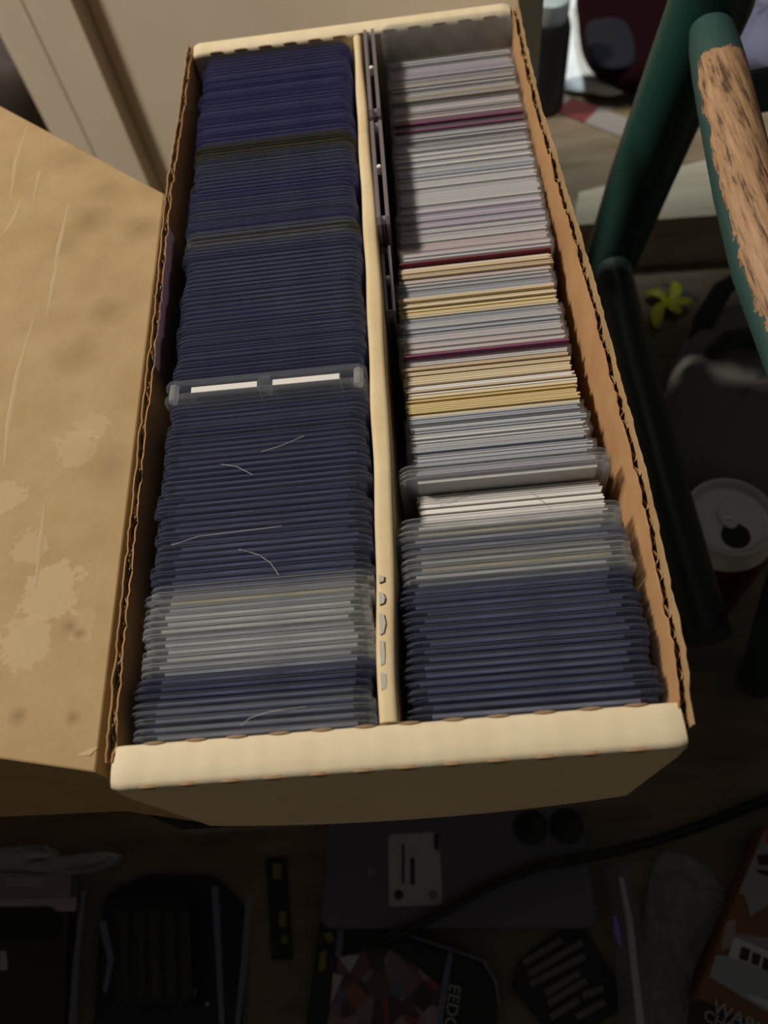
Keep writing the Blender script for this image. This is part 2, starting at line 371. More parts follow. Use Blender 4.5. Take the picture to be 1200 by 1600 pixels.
holder_run(XL - 0.6, 'left', 72.2, 112, 'navy', 'the navy band behind the pale left one', (G, 1))
holder_run(XL, 'left', 112.2, 126, ['grey', 'navy', 'mid'], 'the mixed grey-navy left band', (G, 1))
holder_run(XL + 0.6, 'left', 126.2, 156.5, 'navy', 'the navy band before the thick clear case', (DK, 1))
holder_run(XL + 0.9, 'left', 168.5, 251, 'mid', 'the long navy band behind the clear case', (DK, 1))
holder_run(XL + 0.9, 'left', 251.2, 259, ['grey', 'olive'], 'the thin grey left band', (G, 1))
holder_run(XL + 1.0, 'left', 259.2, 315, ['mid', 'mid', 'navy', 'deep'], 'the navy band behind the thin grey one', (DK, 1))
holder_run(XL + 1.0, 'left', 315.2, 324, 'olive', 'the brownish rear left band', (['dark', 'taupe'], 1))
holder_run(XL + 1.2, 'left', 324.2, 402.5, 'deep', 'the rearmost dark navy left band', (DK, 1))
XR = 140.4
holder_run(XR - 0.9, 'right', 16.6, 65, 'navy', 'the front navy right band', (G, 1))
holder_run(XR, 'right', 65.2, 91.5, ['pale', 'grey'], 'the pale right band', (W, 1))

# thick magnetic cases
def mag_case(org, rz, label, group, m, cards, wd=86.0, th=8.6, ht=112.0, gl=True):
    e = thing('magnetic_case', org, label, 'card case', group); e.rotation_euler = (0, 0, rz); e['org'] = (0, 0, 0); h = wd / 2
    def shell(y0, y1):
        b = 2.5; o = [(-h + b, 0), (h - b, 0), (h, b), (h, ht - b), (h - b, ht), (-h + b, ht), (-h, ht - b), (-h, b)]; n = 8
        return MB().add([(x, y0, z) for x, z in o] + [(x, y1, z) for x, z in o], [list(range(n)), list(range(n, 2 * n))[::-1]] + [(i, (i + 1) % n, (i + 1) % n + n, i + n) for i in range(n)])
    shell(0, th * 0.30).build('front_shell', m, e, org=(0, 0, 0)); shell(th * 0.70, th).build('back_shell', m, e, org=(0, 0, 0))
    (MB().box(-2.4, 2.4, th * 0.2, th * 0.8, ht - 6, ht + 0.5) if gl else MB().lathe([(1.2, ht - 4), (1.2, ht + .2), (.6, ht + .7)], (0, th / 2, 0), 12)).build('magnet_latch', M_clear if gl else M_glint, e, org=(0, 0, 0))
    for x in (-h + 3.5, h - 3.5): MB().tube([(x, th * 0.1, ht - 3), (x, th * 0.9, ht - 3)], 2.0, 10).build('corner_peg', M_peg, e, org=(0, 0, 0))
    for x in (-h + 4, h - 4): MB().box(x - 3, x + 3, th * 0.41, th * 0.59, 2, ht - 4).build('side_spacer', m, e, org=(0, 0, 0))
    MB().box(-h + 8, h - 8, th * 0.41, th * 0.59, 1, 2.5).build('bottom_spacer', m, e, org=(0, 0, 0))
    return e
mag_case((46.6, 157.4, ZC), -0.012, 'thick clear magnetic case with white card edges across the left row', None, M_clear, 1, 86.5, 10.0, 112.5)
for s, nm in ((-1, 'left'), (1, 'right')):
    o = MB().box(-0.1 + (-31.5 if s < 0 else 3.5), (-3.2 if s < 0 else 32), 0, 3.0, 0, 108.5).build('white_insert', CARD['white'], None, org=(0, 0, 0))
    o.location = Vector((46.6, 160.9, ZC + 3)) * U; o.rotation_euler = (0, 0, -0.012)
    tag(o, 'bright white card edge on the %s side inside the thick clear case' % ('divider' if s > 0 else 'outer wall'), 'card', 'white inserts of the thick clear case')
for yc, zz, lb in ((360, 7.5, 'rearmost'), (283, 5.5, 'middle')):
    mag_case((105.2, yc - 0.0, ZC), math.pi / 2, 'dark smoky magnetic case standing sideways along the divider, %s of the three' % lb, 'smoky cases along the divider', M_smoke, 0, 75.5, 6.0, 112.5 + zz, False)
mag_case((104.2, 221, ZC), math.pi / 2, 'dark smoky magnetic case standing sideways along the divider, front and lowest one', 'smoky cases along the divider', M_smoke, 0, 46, 4.6, 106, False)
# lilac film sleeve against the left wall, and the large clear holder against the rear wall of the right row
o = MB().box(0, 0.35, -42, 42, 0, 116.5).build('soft_sleeve', M_film, None, org=(0, 0, 0)); o.location = Vector((0.9, 218, ZC)) * U; o.rotation_euler = (0, math.radians(-0.9), 0)
tag(o, 'lilac clear soft sleeve standing against the inner left wall', 'sleeve')
o = inst('card_holder', holder_mesh('pale', 2.2, 74, 117), (145.5, 400.3, ZC)); tag(o, 'tall grey clear card holder against the rear wall of the right row', 'card holder')

# ------------------------------------------------------------------ loose and sleeved cards of the right row
def sleeved(c, sleeve, wd, ht, th, over):
    mb = MB(); mb.box(-wd / 2, wd / 2, 0.08, th - 0.08, 0, ht, 0)
    mats = [CARD[c]]
    if sleeve:
        a = wd / 2 + 1.6
        for y in (0.0, th - 0.06): mb.box(-a, a, y, y + 0.06, 0, ht + max(0.6, over), 1)
        mats.append(M_sleeve)
    return mb.mesh('sleeved_card', mats)
SC = {}
def cards_run(y0, y1, pal, where, pitch, sleeve, xc, wd=70.5, ht=(98, 101), over=1.6, edge=1.0):
    n = int((y1 - y0) / pitch); step = (y1 - y0) / n; prev = None; run = 0
    for i in range(n):
        if run <= 0: prev = random.choice(pal); run = random.choice((1, 2, 3, 4, 5) if step > 1.05 else (1, 1, 2, 3))
        run -= 1; c = prev
        key = (c, sleeve, wd, round(step, 2), random.randint(0, 2))
        if key not in SC: SC[key] = sleeved(c, sleeve, wd, random.uniform(*ht), step * 0.92, over + random.uniform(-.6, .6))
        o = inst('sleeved_card' if sleeve else 'loose_card', SC[key], (xc + random.uniform(-edge, edge), y0 + i * step, ZC), random.uniform(-0.0012, 0.0012))
        tag(o, '%s-edged %s, %s from front in %s' % (c, 'sleeved card' if sleeve else 'card', ordinal(i + 1), where), 'card', 'cards in ' + where)
cards_run(94.0, 107.4, ['white'], 'the white bundle behind the pale right holders', 0.95, False, 142.8, 71.5, (98, 100))
hm2 = holder_mesh('pale', 2.6, 82, 112)
for i, (y, c) in enumerate(((107.8, 'white'), (111.4, 'lilac'))):
    o = inst('card_holder', hm2, (141.2, y, ZC)); tag(o, 'wide pale holder standing proud behind the white cards, %s of two' % ('front' if i == 0 else 'rear'), 'card holder', 'proud pale holders mid right row')
    o = inst('trading_card', CM[c], (142.2, y + 0.75, ZC + 4.5)); tag(o, '%s card inside the %s proud pale holder mid right row' % (c, 'front' if i == 0 else 'rear'), 'card')
cards_run(115.2, 144.2, ['bluegrey', 'grey', 'bluegrey', 'pale', 'bluegrey', 'grey', 'pale', 'dark'], 'the blue-grey sleeved bundle mid right row', 0.95, True, 141.8, 70.5, (99, 101), 1.6, 1.6)
cards_run(144.4, 154.3, ['yellow', 'cream', 'yellow'], 'the yellowish bundle mid right row', 0.95, False, 141.3, 71.5, (99, 101))
cards_run(154.5, 171.4, ['cream', 'cream', 'tan', 'white'], 'the cream bundle mid right row', 0.95, False, 141.3, 71.5, (98, 101))
cards_run(171.6, 176.6, ['cream', 'white', 'pinkish'], 'the thin pale bundle before the purple edge', 0.95, True, 141, 70.5, (97, 99))
cards_run(176.8, 177.8, ['magenta'], 'the single purple-edged strip of the right row', 0.95, False, 141.6, 72.5, (101, 102), 3, 0.3)
cards_run(178.0, 189.4, ['white', 'pinkish', 'white'], 'the white bundle behind the purple edge', 0.95, True, 141.6, 71, (97, 100))
cards_run(189.6, 200.8, ['bluegrey', 'grey', 'pale', 'bluegrey'], 'the grey bundle behind the white cards', 0.95, True, 141.6, 70.5, (97, 99))
cards_run(201, 211.8, ['yellow', 'cream', 'cream'], 'the second cream bundle of the right row', 0.95, False, 141.6, 71, (99, 101))
cards_run(212, 221.8, ['grey', 'pale', 'bluegrey'], 'the grey bundle behind the second cream one', 0.95, True, 141.8, 70.5, (97, 99))
cards_run(222, 232.0, ['peach', 'cream', 'pinkish', 'tan'], 'the peach bundle of the right row', 0.95, False, 142.6, 70.5, (99, 101))
cards_run(232.2, 233.2, ['red'], 'the single dark red strip of the right row', 0.95, False, 143, 71, (101, 102), 3, 0.3)
cards_run(233.4, 268, ['grey', 'pale', 'lilac', 'pinkish', 'pale', 'grey'], 'the grey sleeved cards of the right row', 1.15, True, 144.2, 69.5, (99, 101), 1.8)
cards_run(268.2, 312, ['pale', 'pale', 'pale', 'bluegrey'], 'the pale sleeved cards of the right row', 1.15, True, 145.2, 68.5, (99, 102), 1.8)
cards_run(312.2, 352, ['grey', 'taupe', 'pale', 'pinkish', 'cream', 'magenta'], 'the mixed sleeved cards of the right row', 1.15, True, 145.4, 68, (98, 102), 1.8)
cards_run(352.2, 392, ['pale', 'grey', 'white', 'taupe', 'lilac', 'cream'], 'the rearmost sleeved cards of the right row', 1.2, True, 145.6, 68, (98, 102), 1.8)

# ------------------------------------------------------------------ stray hairs
M_hair = mat('pale_hair', (0.62, 0.58, 0.5), 0.5)
M_hair2 = mat('dark_hair', (0.16, 0.11, 0.07), 0.5)
for pts, m, z, lb in (([(345, 1112 - 0), (375, 1118), (400, 1112), (440, 1106)], None, 0, ''),):
    pass
for pts, m, z, lb in (([(376, 1134), (390, 1122), (420, 1112), (478, 1104)], M_hair, -1.6, 'thin pale hair curling over the front left holders'),
                      ([(373, 858), (405, 867), (423, 880), (436, 899)], M_hair, -1.6, 'short pale hair on the navy left holders behind the pale band'),
                      ([(268, 852), (310, 838), (360, 832), (440, 822)], M_hair, -1.6, 'long pale hair across the navy left holders'),
                      ([(408, 706), (440, 696), (475, 681)], M_hair, -1.6, 'fine pale hair in front of the thick clear case'),
                      ([(345, 725), (370, 729), (395, 742)], M_hair, -1.6, 'curved pale hair left of centre on the navy holders'),
                      ([(680, 783), (705, 772), (735, 762)], M_hair2, -11.5, 'dark hair on the white cards near their divider end'),
                      ([(828, 768), (842, 777), (854, 790)], M_hair2, -11.5, 'short dark hair on the white cards near the outer wall')):
    tag(MB().tube([at(*p, z) for p in pts], 0.085, 5).build('stray_hair', m, None), lb, 'hair')

# ------------------------------------------------------------------ green wooden chair
M_green = mat('green_paint', (0.011, 0.052, 0.043), 0.4)
M_worn = mat('worn_green_wood', (0.4, 0.24, 0.13), 0.6); t = NT(M_worn)
v = t.coord(); sx = t.n('ShaderNodeSeparateXYZ'); t.l(v, sx.inputs[0])
grain = t.noise(t.coord((1, 0.08, 1)), 360, 7, 0.72)
blot = t.noise(t.coord((1, 0.45, 1)), 170, 7, 0.72)
woodc = t.ramp(grain, [(0.38, (0.07, 0.035, 0.016)), (0.47, (0.30, 0.17, 0.085)), (0.62, (0.42, 0.25, 0.135))])
CH = (288, 255, FL)
# rung axis in chair coordinates: x = 284 - 288 + slope, z = -5 - FL
side = t.math('ADD', t.math('MULTIPLY', t.math('SUBTRACT', sx.outputs[0], -18.0 * U), 0.10), t.math('MULTIPLY', t.math('SUBTRACT', sx.outputs[2], (-5 - FL) * U), 0.98))
msk = t.math('ADD', t.math('DIVIDE', side, 13.5 * U), t.math('MULTIPLY', t.math('SUBTRACT', blot, 0.5), 1.3))
start = t.math('SUBTRACT', t.math('DIVIDE', t.math('SUBTRACT', (342 - 255) * U, sx.outputs[1]), 14 * U), t.math('MULTIPLY', t.math('SUBTRACT', blot, 0.5), 2.0))
msk = t.math('MINIMUM', msk, start)
fac = t.ramp(msk, [(0.30, (0, 0, 0)), (0.34, (1, 1, 1))])
t.col(t.mix(fac, (0.018, 0.056, 0.05), woodc)); t.bump(t.math('SUBTRACT', grain, t.math('MULTIPLY', fac, 0.6)), 0.5, 0.0012)
ch = thing('wooden_chair', CH, 'green painted wooden chair with a worn bare rung right of the card box', 'chair')
MB().tube([(291, 388, 160), (289, 392, 0), (279, 414, -130), (270, 434, -270), (266, 442, FL)], [21, 22.5, 22, 20, 17], 28).build('rear_leg', M_green, ch, smooth=True)
MB().tube([(262, 118, 90), (273, 118, 0), (294, 119, -100), (321, 120, -200), (350, 121, FL)], [12, 13, 14, 19, 14], 24).build('front_leg', M_green, ch, smooth=True)
rp = [(286, 376, -5), (283.5, 360, -5), (281, 340, -5), (276, 300, -5), (270, 250, -5), (265.5, 200, -5), (263, 132, -5)]
rr = MB(); rr.tube(rp, [11, 12.5, 13.3, 13.8, 14, 14, 12], 32); ro = rr.build('side_rung', M_worn, ch, smooth=True)
ro['label'] = 'upper side rung with the paint worn off to bare wood'
MB().tube([(268, 400, -200), (264, 300, -200), (264, 200, -200), (265, 102, -200)], [13, 14, 14, 14], 20).build('lower_rung', mat('shaded_green_paint', (0.012, 0.028, 0.024), 0.5), ch, smooth=True)  # chair green mixed darker here, the box's shade is put into the colour
MB().tube([(310, 396, -62), (400, 402, -62), (560, 405, -62)], [12, 14, 14], 20).build('rear_rung', M_green, ch, smooth=True)
MB().tube([(566, 392, 160), (566, 394, 0), (580, 434, -270), (584, 442, FL)], [21, 22.5, 20, 17], 20).build('rear_leg', M_green, ch, smooth=True)

# ------------------------------------------------------------------ things on the floor at right
M_alu = mat('can_aluminium', (0.78, 0.77, 0.75), 0.35, 0.2); M_cred = mat('can_red', (0.07, 0.005, 0.006), 0.4); M_black = mat('black', (0.006, 0.006, 0.007), 0.5)
c = at(1141, 806, -235); CZ = (c.x, c.y, FL)
can = thing('drink_can', CZ, 'opened silver-topped red drink can on the floor beyond the chair', 'can')
MB().lathe([(24, 0), (27, 3), (35, 9), (36, 14), (36, 108), (34, 116)], CZ, 40).build('can_body', M_cred, can, smooth=True)
MB().lathe([(34, 116.1), (31, 126), (29.8, 130), (29.8, 133), (28.6, 133.4), (27.6, 132), (26.6, 126.5), (25, 126), (24, 128), (0.5, 128.4)], CZ, 48).build('can_lid', M_alu, can, smooth=True)
MB().lathe([(9.5, 0), (9.5, 0.5)], (CZ[0] + 1.5, CZ[1] - 13, FL + 128.3), 24).build('can_mouth', M_black, can)
mb = MB(); mb.loft([[(CZ[0] + x * k, CZ[1] + y * k + 2, FL + 129 + h) for x, y in [(7 * math.cos(q * math.tau / 16), 10 * math.sin(q * math.tau / 16)) for q in range(16)]] for k, h in ((0.9, 0), (1, 0.6), (0.9, 1.4))])
pt = mb.build('pull_tab', M_alu, can, smooth=True)
MB().lathe([(2.2, 0), (2.0, 1.6), (0.3, 2.2)], (CZ[0], CZ[1] - 1, FL + 130.2), 14).build('rivet', M_alu, pt)

def cushion(mb, poly, z0, z1, rnd, nr=6, mi=0, lump=0.0):
    cx = sum(p[0] for p in poly) / len(poly); cy = sum(p[1] for p in poly) / len(poly); rings = []
    N = 40; P_ = []
    L = len(poly)
    for k in range(N):                                   # smooth closed outline through the polygon points
        u = k / N * L; i = int(u); q = u - i
        a, b, c_, d_ = (Vector(poly[(i + j) % L]) for j in (-1, 0, 1, 2))
        P_.append(0.5 * ((2 * b) + (c_ - a) * q + (2 * a - 5 * b + 4 * c_ - d_) * q * q + (3 * b - a - 3 * c_ + d_) * q ** 3))
    for j in range(nr + 1):
        a = j / nr * math.pi / 2; s = 1 - rnd * (1 - math.cos(a)) if j < nr else 1 - rnd
        z = z0 + (z1 - z0) * (0.45 + 0.55 * math.sin(a))
        if j == 0: rings.append([(cx + (p[0] - cx) * 0.93, cy + (p[1] - cy) * 0.93, z0) for p in P_])
        rings.append([(cx + (p[0] - cx) * s, cy + (p[1] - cy) * s, z + lump * math.sin(p[0] * .09 + j) * math.sin(p[1] * .11)) for p in P_])
    for kk in (0.6, 0.3, 0.05):
        rings.append([(cx + (p[0] - cx) * (1 - rnd) * kk, cy + (p[1] - cy) * (1 - rnd) * kk, z1 + (1 - kk) * 2 + lump * math.sin(p[0] * kk * .1) * math.sin(p[1] * .1)) for p in P_])
    return mb.loft(rings, True, mi)
M_bag = mat('bag_fabric', (0.21, 0.20, 0.185), 0.85); t = NT(M_bag); t.bump(t.noise(t.coord(), 700, 3), 0.4, 0.0008)
zb = -300
pb = [tuple(at(*q, zb)[:2]) for q in ((1060, 545), (1058, 680), (1100, 740), (1240, 750), (1330, 640), (1300, 470), (1130, 460))]
bc = (sum(p[0] for p in pb) / 7, sum(p[1] for p in pb) / 7, FL)
bag = thing('fabric_bag', bc, 'dark grey fabric bag with black strap lying on the floor behind the can', 'bag')
cushion(MB(), pb, FL + 0.3, zb, 0.22, lump=2).build('bag_body', M_bag, bag, smooth=True)
MB().tube([at(*q, zb + h) for q, h in (((1085, 560), -20), ((1100, 500), 2), ((1130, 450), 4), ((1170, 425), 3), ((1230, 420), -5))], [9, 9, 9, 9, 9], 12, flat=0.35).build('strap', M_black, bag, smooth=True)
MB().tube([at(*q, zb + h) for q, h in (((1105, 556), 3), ((1140, 530), 8), ((1200, 522), 9), ((1270, 540), 6))], [5, 10, 12, 8], 12, flat=0.5).build('handle', M_black, bag, smooth=True)
p = at(1205, 600, zb); MB().box(p.x - 14, p.x + 10, p.y - 2.5, p.y + 2.5, zb + 1, zb + 4).build('zip_pull', mat('zip_metal', (0.4, 0.33, 0.33), 0.4, 0.6), bag)

M_yel = mat('yellow_plastic', (0.62, 0.62, 0.04), 0.45)
p = at(1040, 482, FL); mb = MB()
for k, (a, l) in enumerate(((0.3, 24), (1.9, 20), (3.4, 30), (4.6, 16), (5.5, 22))):
    pts = [(p.x + l * s * math.cos(a + s * 0.7), p.y + l * s * math.sin(a + s * 0.7) * 1.3, FL + 4.5 + 6 * math.sin(s * 2.6) + k) for s in (0, 0.3, 0.6, 0.85, 1)]
    mb.tube(pts, [3, 5, 6.5, 5.5, 2], 8, flat=0.5)
tag(mb.build('ribbon_bow', M_yel, None, org=(p.x, p.y, FL), smooth=True), 'small crumpled yellow-green plastic bow on the dark floor', 'bow')
p = at(1060, 452, FL); tag(MB().prism([(p.x - 16, p.y + 10), (p.x - 2, p.y + 6), (p.x + 18, p.y - 18), (p.x + 8, p.y - 16)], FL + 0.2, FL + 1.2).build('paper_scrap', mat('paper', (0.10, 0.09, 0.10), 0.8), None, org=(p.x, p.y, FL)), 'pale torn paper scrap on the floor near the yellow bow', 'paper')
p = at(980, 580, FL); 

# pale plank, red and white strip, white sack, black bottle, red backpack behind
M_plank = mat('pale_plank', (0.50, 0.42, 0.29), 0.6); t = NT(M_plank); t.col(t.ramp(t.noise(t.coord((0.5, 5, 1)), 22, 7), [(0.3, (0.44, 0.36, 0.24)), (0.7, (0.55, 0.47, 0.34))]))
zp = -300
a, b_, c2, d2 = at(895, 352, zp), at(1260, 326, zp), at(1240, 215, zp), at(905, 300, zp)
pc = ((a.x + b_.x) / 2, (a.y + c2.y) / 2, FL)
pl = thing('wooden_step', pc, 'low pale wooden step on the floor behind the green chair', 'step')
MB().prism([tuple(q[:2]) for q in (a, b_, c2, d2)], zp - 16, zp).build('top_board', M_plank, pl)
MB().prism([(a.x + 6, a.y + 8), (b_.x - 6, b_.y + 8), (b_.x - 6, b_.y + 22), (a.x + 6, a.y + 22)], FL, zp - 16.1).build('riser_board', M_plank, pl)
MB().prism([(d2.x + 6, d2.y - 22), (c2.x - 6, c2.y - 22), (c2.x - 6, c2.y - 8), (d2.x + 6, d2.y - 8)], FL, zp - 16.1).build('riser_board', M_plank, pl)
a, b_ = at(862, 158, FL), at(985, 205, FL); dv_ = (b_ - a).normalized(); nn = Vector((-dv_.y, dv_.x, 0)) * 16; e = thing('paper_strip', (a.x, a.y, FL), 'red and white printed paper strip on the floor behind the card box', 'paper')
def seg(s0, s1, m, nm, h=2):
    q = [a + (b_ - a) * s0 - nn, a + (b_ - a) * s1 - nn, a + (b_ - a) * s1 + nn, a + (b_ - a) * s0 + nn]; MB().prism([tuple(x[:2]) for x in q], FL + 0.1, FL + h).build(nm, m, e)
seg(0, 0.16, mat('strip_white', (0.24, 0.21, 0.18), 0.7), 'white_end'); seg(0.16, 0.52, mat('strip_red', (0.15, 0.03, 0.022), 0.6), 'red_panel'); seg(0.52, 1.25, bpy.data.materials['strip_white'], 'white_end')
M_sack = mat('white_plastic_sack', (0.78, 0.84, 0.86), 0.5)
ps = [tuple(at(*q, -350)[:2]) for q in ((850, 40), (878, 118), (925, 132), (985, 128), (1010, 60), (1010, -60), (850, -70))]
tag(cushion(MB(), ps, FL + 0.3, -351, 0.12, lump=2.5).build('plastic_sack', M_sack, None, org=(*ps[0], FL), smooth=True), 'blue-white plastic sack on the floor behind the box', 'sack')
pk = [tuple(at(*q, -300)[:2]) for q in ((908, 0), (920, 45), (952, 74), (1000, 92), (1075, 60), (1075, -60), (920, -60))]
kc = (sum(p[0] for p in pk) / 7, sum(p[1] for p in pk) / 7, -344)
rb = thing('red_backpack', kc, 'dark red rounded backpack lying on the white sack', 'bag')
cushion(MB(), pk, -344, -312, 0.2).build('backpack_body', mat('maroon_fabric', (0.008, 0.0011, 0.0019), 0.9, spec=0.05), rb, smooth=True)
p = at(957, 32, -286); cushion(MB(), [(p.x - 20, p.y - 34), (p.x + 22, p.y - 40), (p.x + 26, p.y + 40), (p.x - 18, p.y + 44)], -318, -309, 0.2).build('front_patch', mat('grey_patch', (0.013, 0.013, 0.018), 0.9, spec=0.05), rb, smooth=True)
c = at(860, 25, -260); bt = thing('black_bottle', (c.x, c.y, FL), 'black bottle with a pale cap standing at the door edge', 'bottle')
MB().lathe([(20, 0), (24, 4), (24, 95), (21, 106)], (c.x, c.y, FL), 28).build('bottle_body', M_black, bt, smooth=True)
MB().lathe([(19, 106.1), (20, 112), (20, 128), (16, 131)], (c.x, c.y, FL), 28).build('cap', mat('pale_cap', (0.3, 0.34, 0.33), 0.5), bt, smooth=True)
c = at(1195, 20, -330); tag(cushion(MB(), [(c.x - 60, c.y - 60), (c.x + 60, c.y - 70), (c.x + 70, c.y + 70), (c.x - 60, c.y + 60)], FL + .3, -325, 0.3, lump=5).build('cloth_bundle', mat('slate_cloth', (0.10, 0.10, 0.15), 0.9), None, org=(c.x, c.y, FL), smooth=True), 'slate blue cloth bundle on the floor behind the chair', 'cloth')
c = at(15, 130, -300); tag(cushion(MB(), [(c.x - 70, c.y - 50), (c.x + 60, c.y - 60), (c.x + 70, c.y + 60), (c.x - 80, c.y + 60)], FL + .3, -250, 0.3, lump=5).build('cloth_bundle', mat('brown_cloth', (0.06, 0.045, 0.04), 0.9), None, org=(c.x, c.y, FL), smooth=True), 'dark brown cloth bundle added beside the door casing to keep the gap dark', 'cloth')  # bundle added as a dark filler, stands for the shaded opening left of the casing

# ------------------------------------------------------------------ things on the floor in front
def px(poly, z): return [tuple(at(*q, z)[:2]) for q in poly]
def rounded(poly, r, n=4):
    out = []; L = len(poly)
    for i in range(L):
        p, a, b = (Vector(poly[j % L]) for j in (i, i - 1, i + 1)); a = p + (a - p).normalized() * r; b = p + (b - p).normalized() * r
        for k in range(n + 1):
            q = k / n; out.append(tuple(a * (1 - q) ** 2 + p * (2 * q * (1 - q)) + b * q * q))
    return out
def cen(poly, z): return (sum(p[0] for p in poly) / len(poly), sum(p[1] for p in poly) / len(poly), z)
# grey device lying upside down
zt = FL + 24
dp = [tuple(at(500, 1452, zt)[:2]), tuple(at(940, 1450, zt)[:2]), (at(908, 1265, zt).x, at(908, 1265, zt).y + 30), (at(520, 1270, zt).x, at(520, 1270, zt).y + 30)]
dev = thing('device_case', cen(dp, FL), 'slate grey plastic device lying upside down below the card box', 'device')
o = rounded(dp, 9); ctr = cen(dp, 0)
MB().loft([[(*p, FL + 0.2) for p in ring_in(o, 2)], [(*p, FL + 3) for p in o], [(*p, zt - 3) for p in o], [(*p, zt) for p in ring_in(o, 2.2)]]).build('case_shell', mat('slate_plastic', (0.13, 0.125, 0.155), 0.55), dev, smooth=True)
lp = px([(607, 1304), (686, 1300), (692, 1414), (608, 1417)], zt)
lb_ = MB().prism(rounded(lp, 3), zt + 0.05, zt + 0.4).build('label_sticker', mat('sticker', (0.45, 0.44, 0.42), 0.6), dev); M_ink = mat('ink', (0.03, 0.03, 0.035), 0.7)
for q in ([(628, 1320), (632, 1320), (632, 1380), (628, 1380)], [(641, 1340), (648, 1340), (648, 1382), (641, 1382)], [(678, 1302), (686, 1302), (686, 1330), (678, 1326)]):
    MB().prism(px(q, zt), zt + 0.42, zt + 0.6).build('print_mark', M_ink, lb_)
for q in ((623, 1398), (676, 1398)):
    p = at(*q, zt); MB().lathe([(3.2, 0), (3.2, 0.2)], (p.x, p.y, zt + 0.42), 16).build('print_mark', mat('grey_ink', (0.2, 0.2, 0.2), 0.7) if q[0] > 650 else M_ink, lb_)
for q in ((829, 1292), (885, 1290)):
    p = at(*q, zt); MB().lathe([(11.5, 0), (11.5, 2), (10, 3)], (p.x, p.y, zt + 0.05), 28).build('rubber_foot', M_black, dev, smooth=True)
p = at(580, 1363, zt); MB().lathe([(3, 0), (2.6, .4)], (p.x, p.y, zt + 0.05), 14).build('screw_plug', bpy.data.materials['grey_ink'], dev)
# black cable lying across it
pts = [at(*q, zt + 4.2) for q in ((600, 1470), (640, 1450), (700, 1418), (780, 1375), (850, 1350), (905, 1342))] + [at(*q, z) for q, z in (((960, 1330), zt + 2), ((1030, 1312), FL + 8), ((1100, 1288), FL + 4), ((1200, 1248), FL + 4), ((1300, 1215), FL + 4))]
tag(MB().tube(pts, 3.6, 10).build('power_cable', M_black, None, org=(pts[3].x, pts[3].y, FL), smooth=True), 'thick black cable running over the grey device to the right', 'cable')

# clear clamshell with black insert (bottom left)
zt = FL + 20
sh = rounded(px([(118, 1640), (140, 1392), (215, 1352), (330, 1356), (384, 1410), (372, 1640)], zt), 8)
bl = thing('blister_pack', cen(sh, FL), 'clear plastic clamshell with a black printed insert on the floor at bottom left', 'package')
M_ins = mat('black_insert', (0.012, 0.012, 0.016), 0.5); M_print = mat('faint_print', (0.045, 0.045, 0.05), 0.6); M_edge = plastic('clear_edge', (0.42, 0.45, 0.58), (0.9, 0.92, 0.95), 0.5, 0.15)
MB().prism(ring_in(sh, 4), FL + 0.2, FL + 1.2).build('card_insert', M_ins, bl)
MB().loft([[(*p, FL + 0.3) for p in sh], [(*p, FL + 1.3) for p in sh], [(*p, FL + 2.2) for p in ring_in(sh, 5)]][:2] + [[(*p, FL + 1.4) for p in ring_in(sh, 2)]]).build('flange', plastic('clear_thin', (0.25, 0.26, 0.3), (0.95, 0.95, 0.97), 0.06, 0.15), bl)
ip = px([(168, 1402), (288, 1402), (292, 1572), (172, 1572)], zt); MB().prism(rounded(ip, 3), FL + 1.5, zt - 2).build('inner_tray', M_ins, bl)
for i in range(5):
    x = 186 + i * 24; MB().prism(px([(x, 1424), (x + 12, 1424), (x + 14 + i, 1560 - 5 * (i % 2)), (x + 2, 1560)], zt), zt - 1.9, zt - 1.6).build('print_column', M_print, bl)
for q in ([(113, 1600), (119, 1500), (131, 1392)], [(336, 1385), (341, 1480), (347, 1610)], [(389, 1405), (382, 1500), (370, 1610)], [(160, 1440), (173, 1500), (164, 1550)]):
    MB().tube([at(*k, zt) for k in q], [2.4, 2.2, 1.6], 8, flat=0.6).build('clear_rib', M_edge, bl, smooth=True)
for q in ([(148, 1448), (156, 1446), (150, 1520), (142, 1520)],): MB().prism(px(q, FL + 3), FL + 1.6, FL + 3).build('print_mark', mat('olive_print', (0.12, 0.1, 0.04), .6), bl)
for q in ([(296, 1545), (306, 1545), (303, 1565), (295, 1565)], [(321, 1566), (326, 1566), (326, 1572), (321, 1572)]): MB().prism(px(q, FL + 3), FL + 1.6, FL + 3).build('print_mark', mat('white_print', (0.4, 0.42, 0.42), .6), bl)
# pink-grey carton with hang hole at far left
zt = FL + 14
cp = px([(-140, 1368), (98, 1366), (104, 1404), (98, 1640), (-140, 1640)], zt)
ct = thing('printed_carton', cen(cp, FL), 'dusky pink printed carton with a dark oval hang hole at bottom left', 'package')
MB().prism(px([(-140, 1367), (110, 1366), (110, 1424), (-140, 1424)], zt), FL + .2, zt).build('carton_header', mat('dusky_card', (0.34, 0.27, 0.26), 0.6), ct)
MB().prism(px([(-140, 1425), (106, 1425), (98, 1640), (-140, 1640)], zt), FL + .2, zt).build('carton_front', mat('dark_card', (0.03, 0.022, 0.026), 0.55), ct)
for q, m in (([(8, 1370), (70, 1370), (68, 1386), (8, 1386)], (0.42, 0.35, 0.3)), ([(0, 1406), (120, 1402), (118, 1424), (0, 1424)], (0.48, 0.40, 0.38))):
    MB().prism(px(q, zt), zt + .05, zt + .3).build('print_band', mat('band', m, .6), ct)
hp = rounded(px([(-60, 1418), (84, 1416), (97, 1440), (92, 1466), (-60, 1470)], zt), 5); MB().prism(hp, zt + .35, zt + .7).build('hang_hole', M_black, ct)
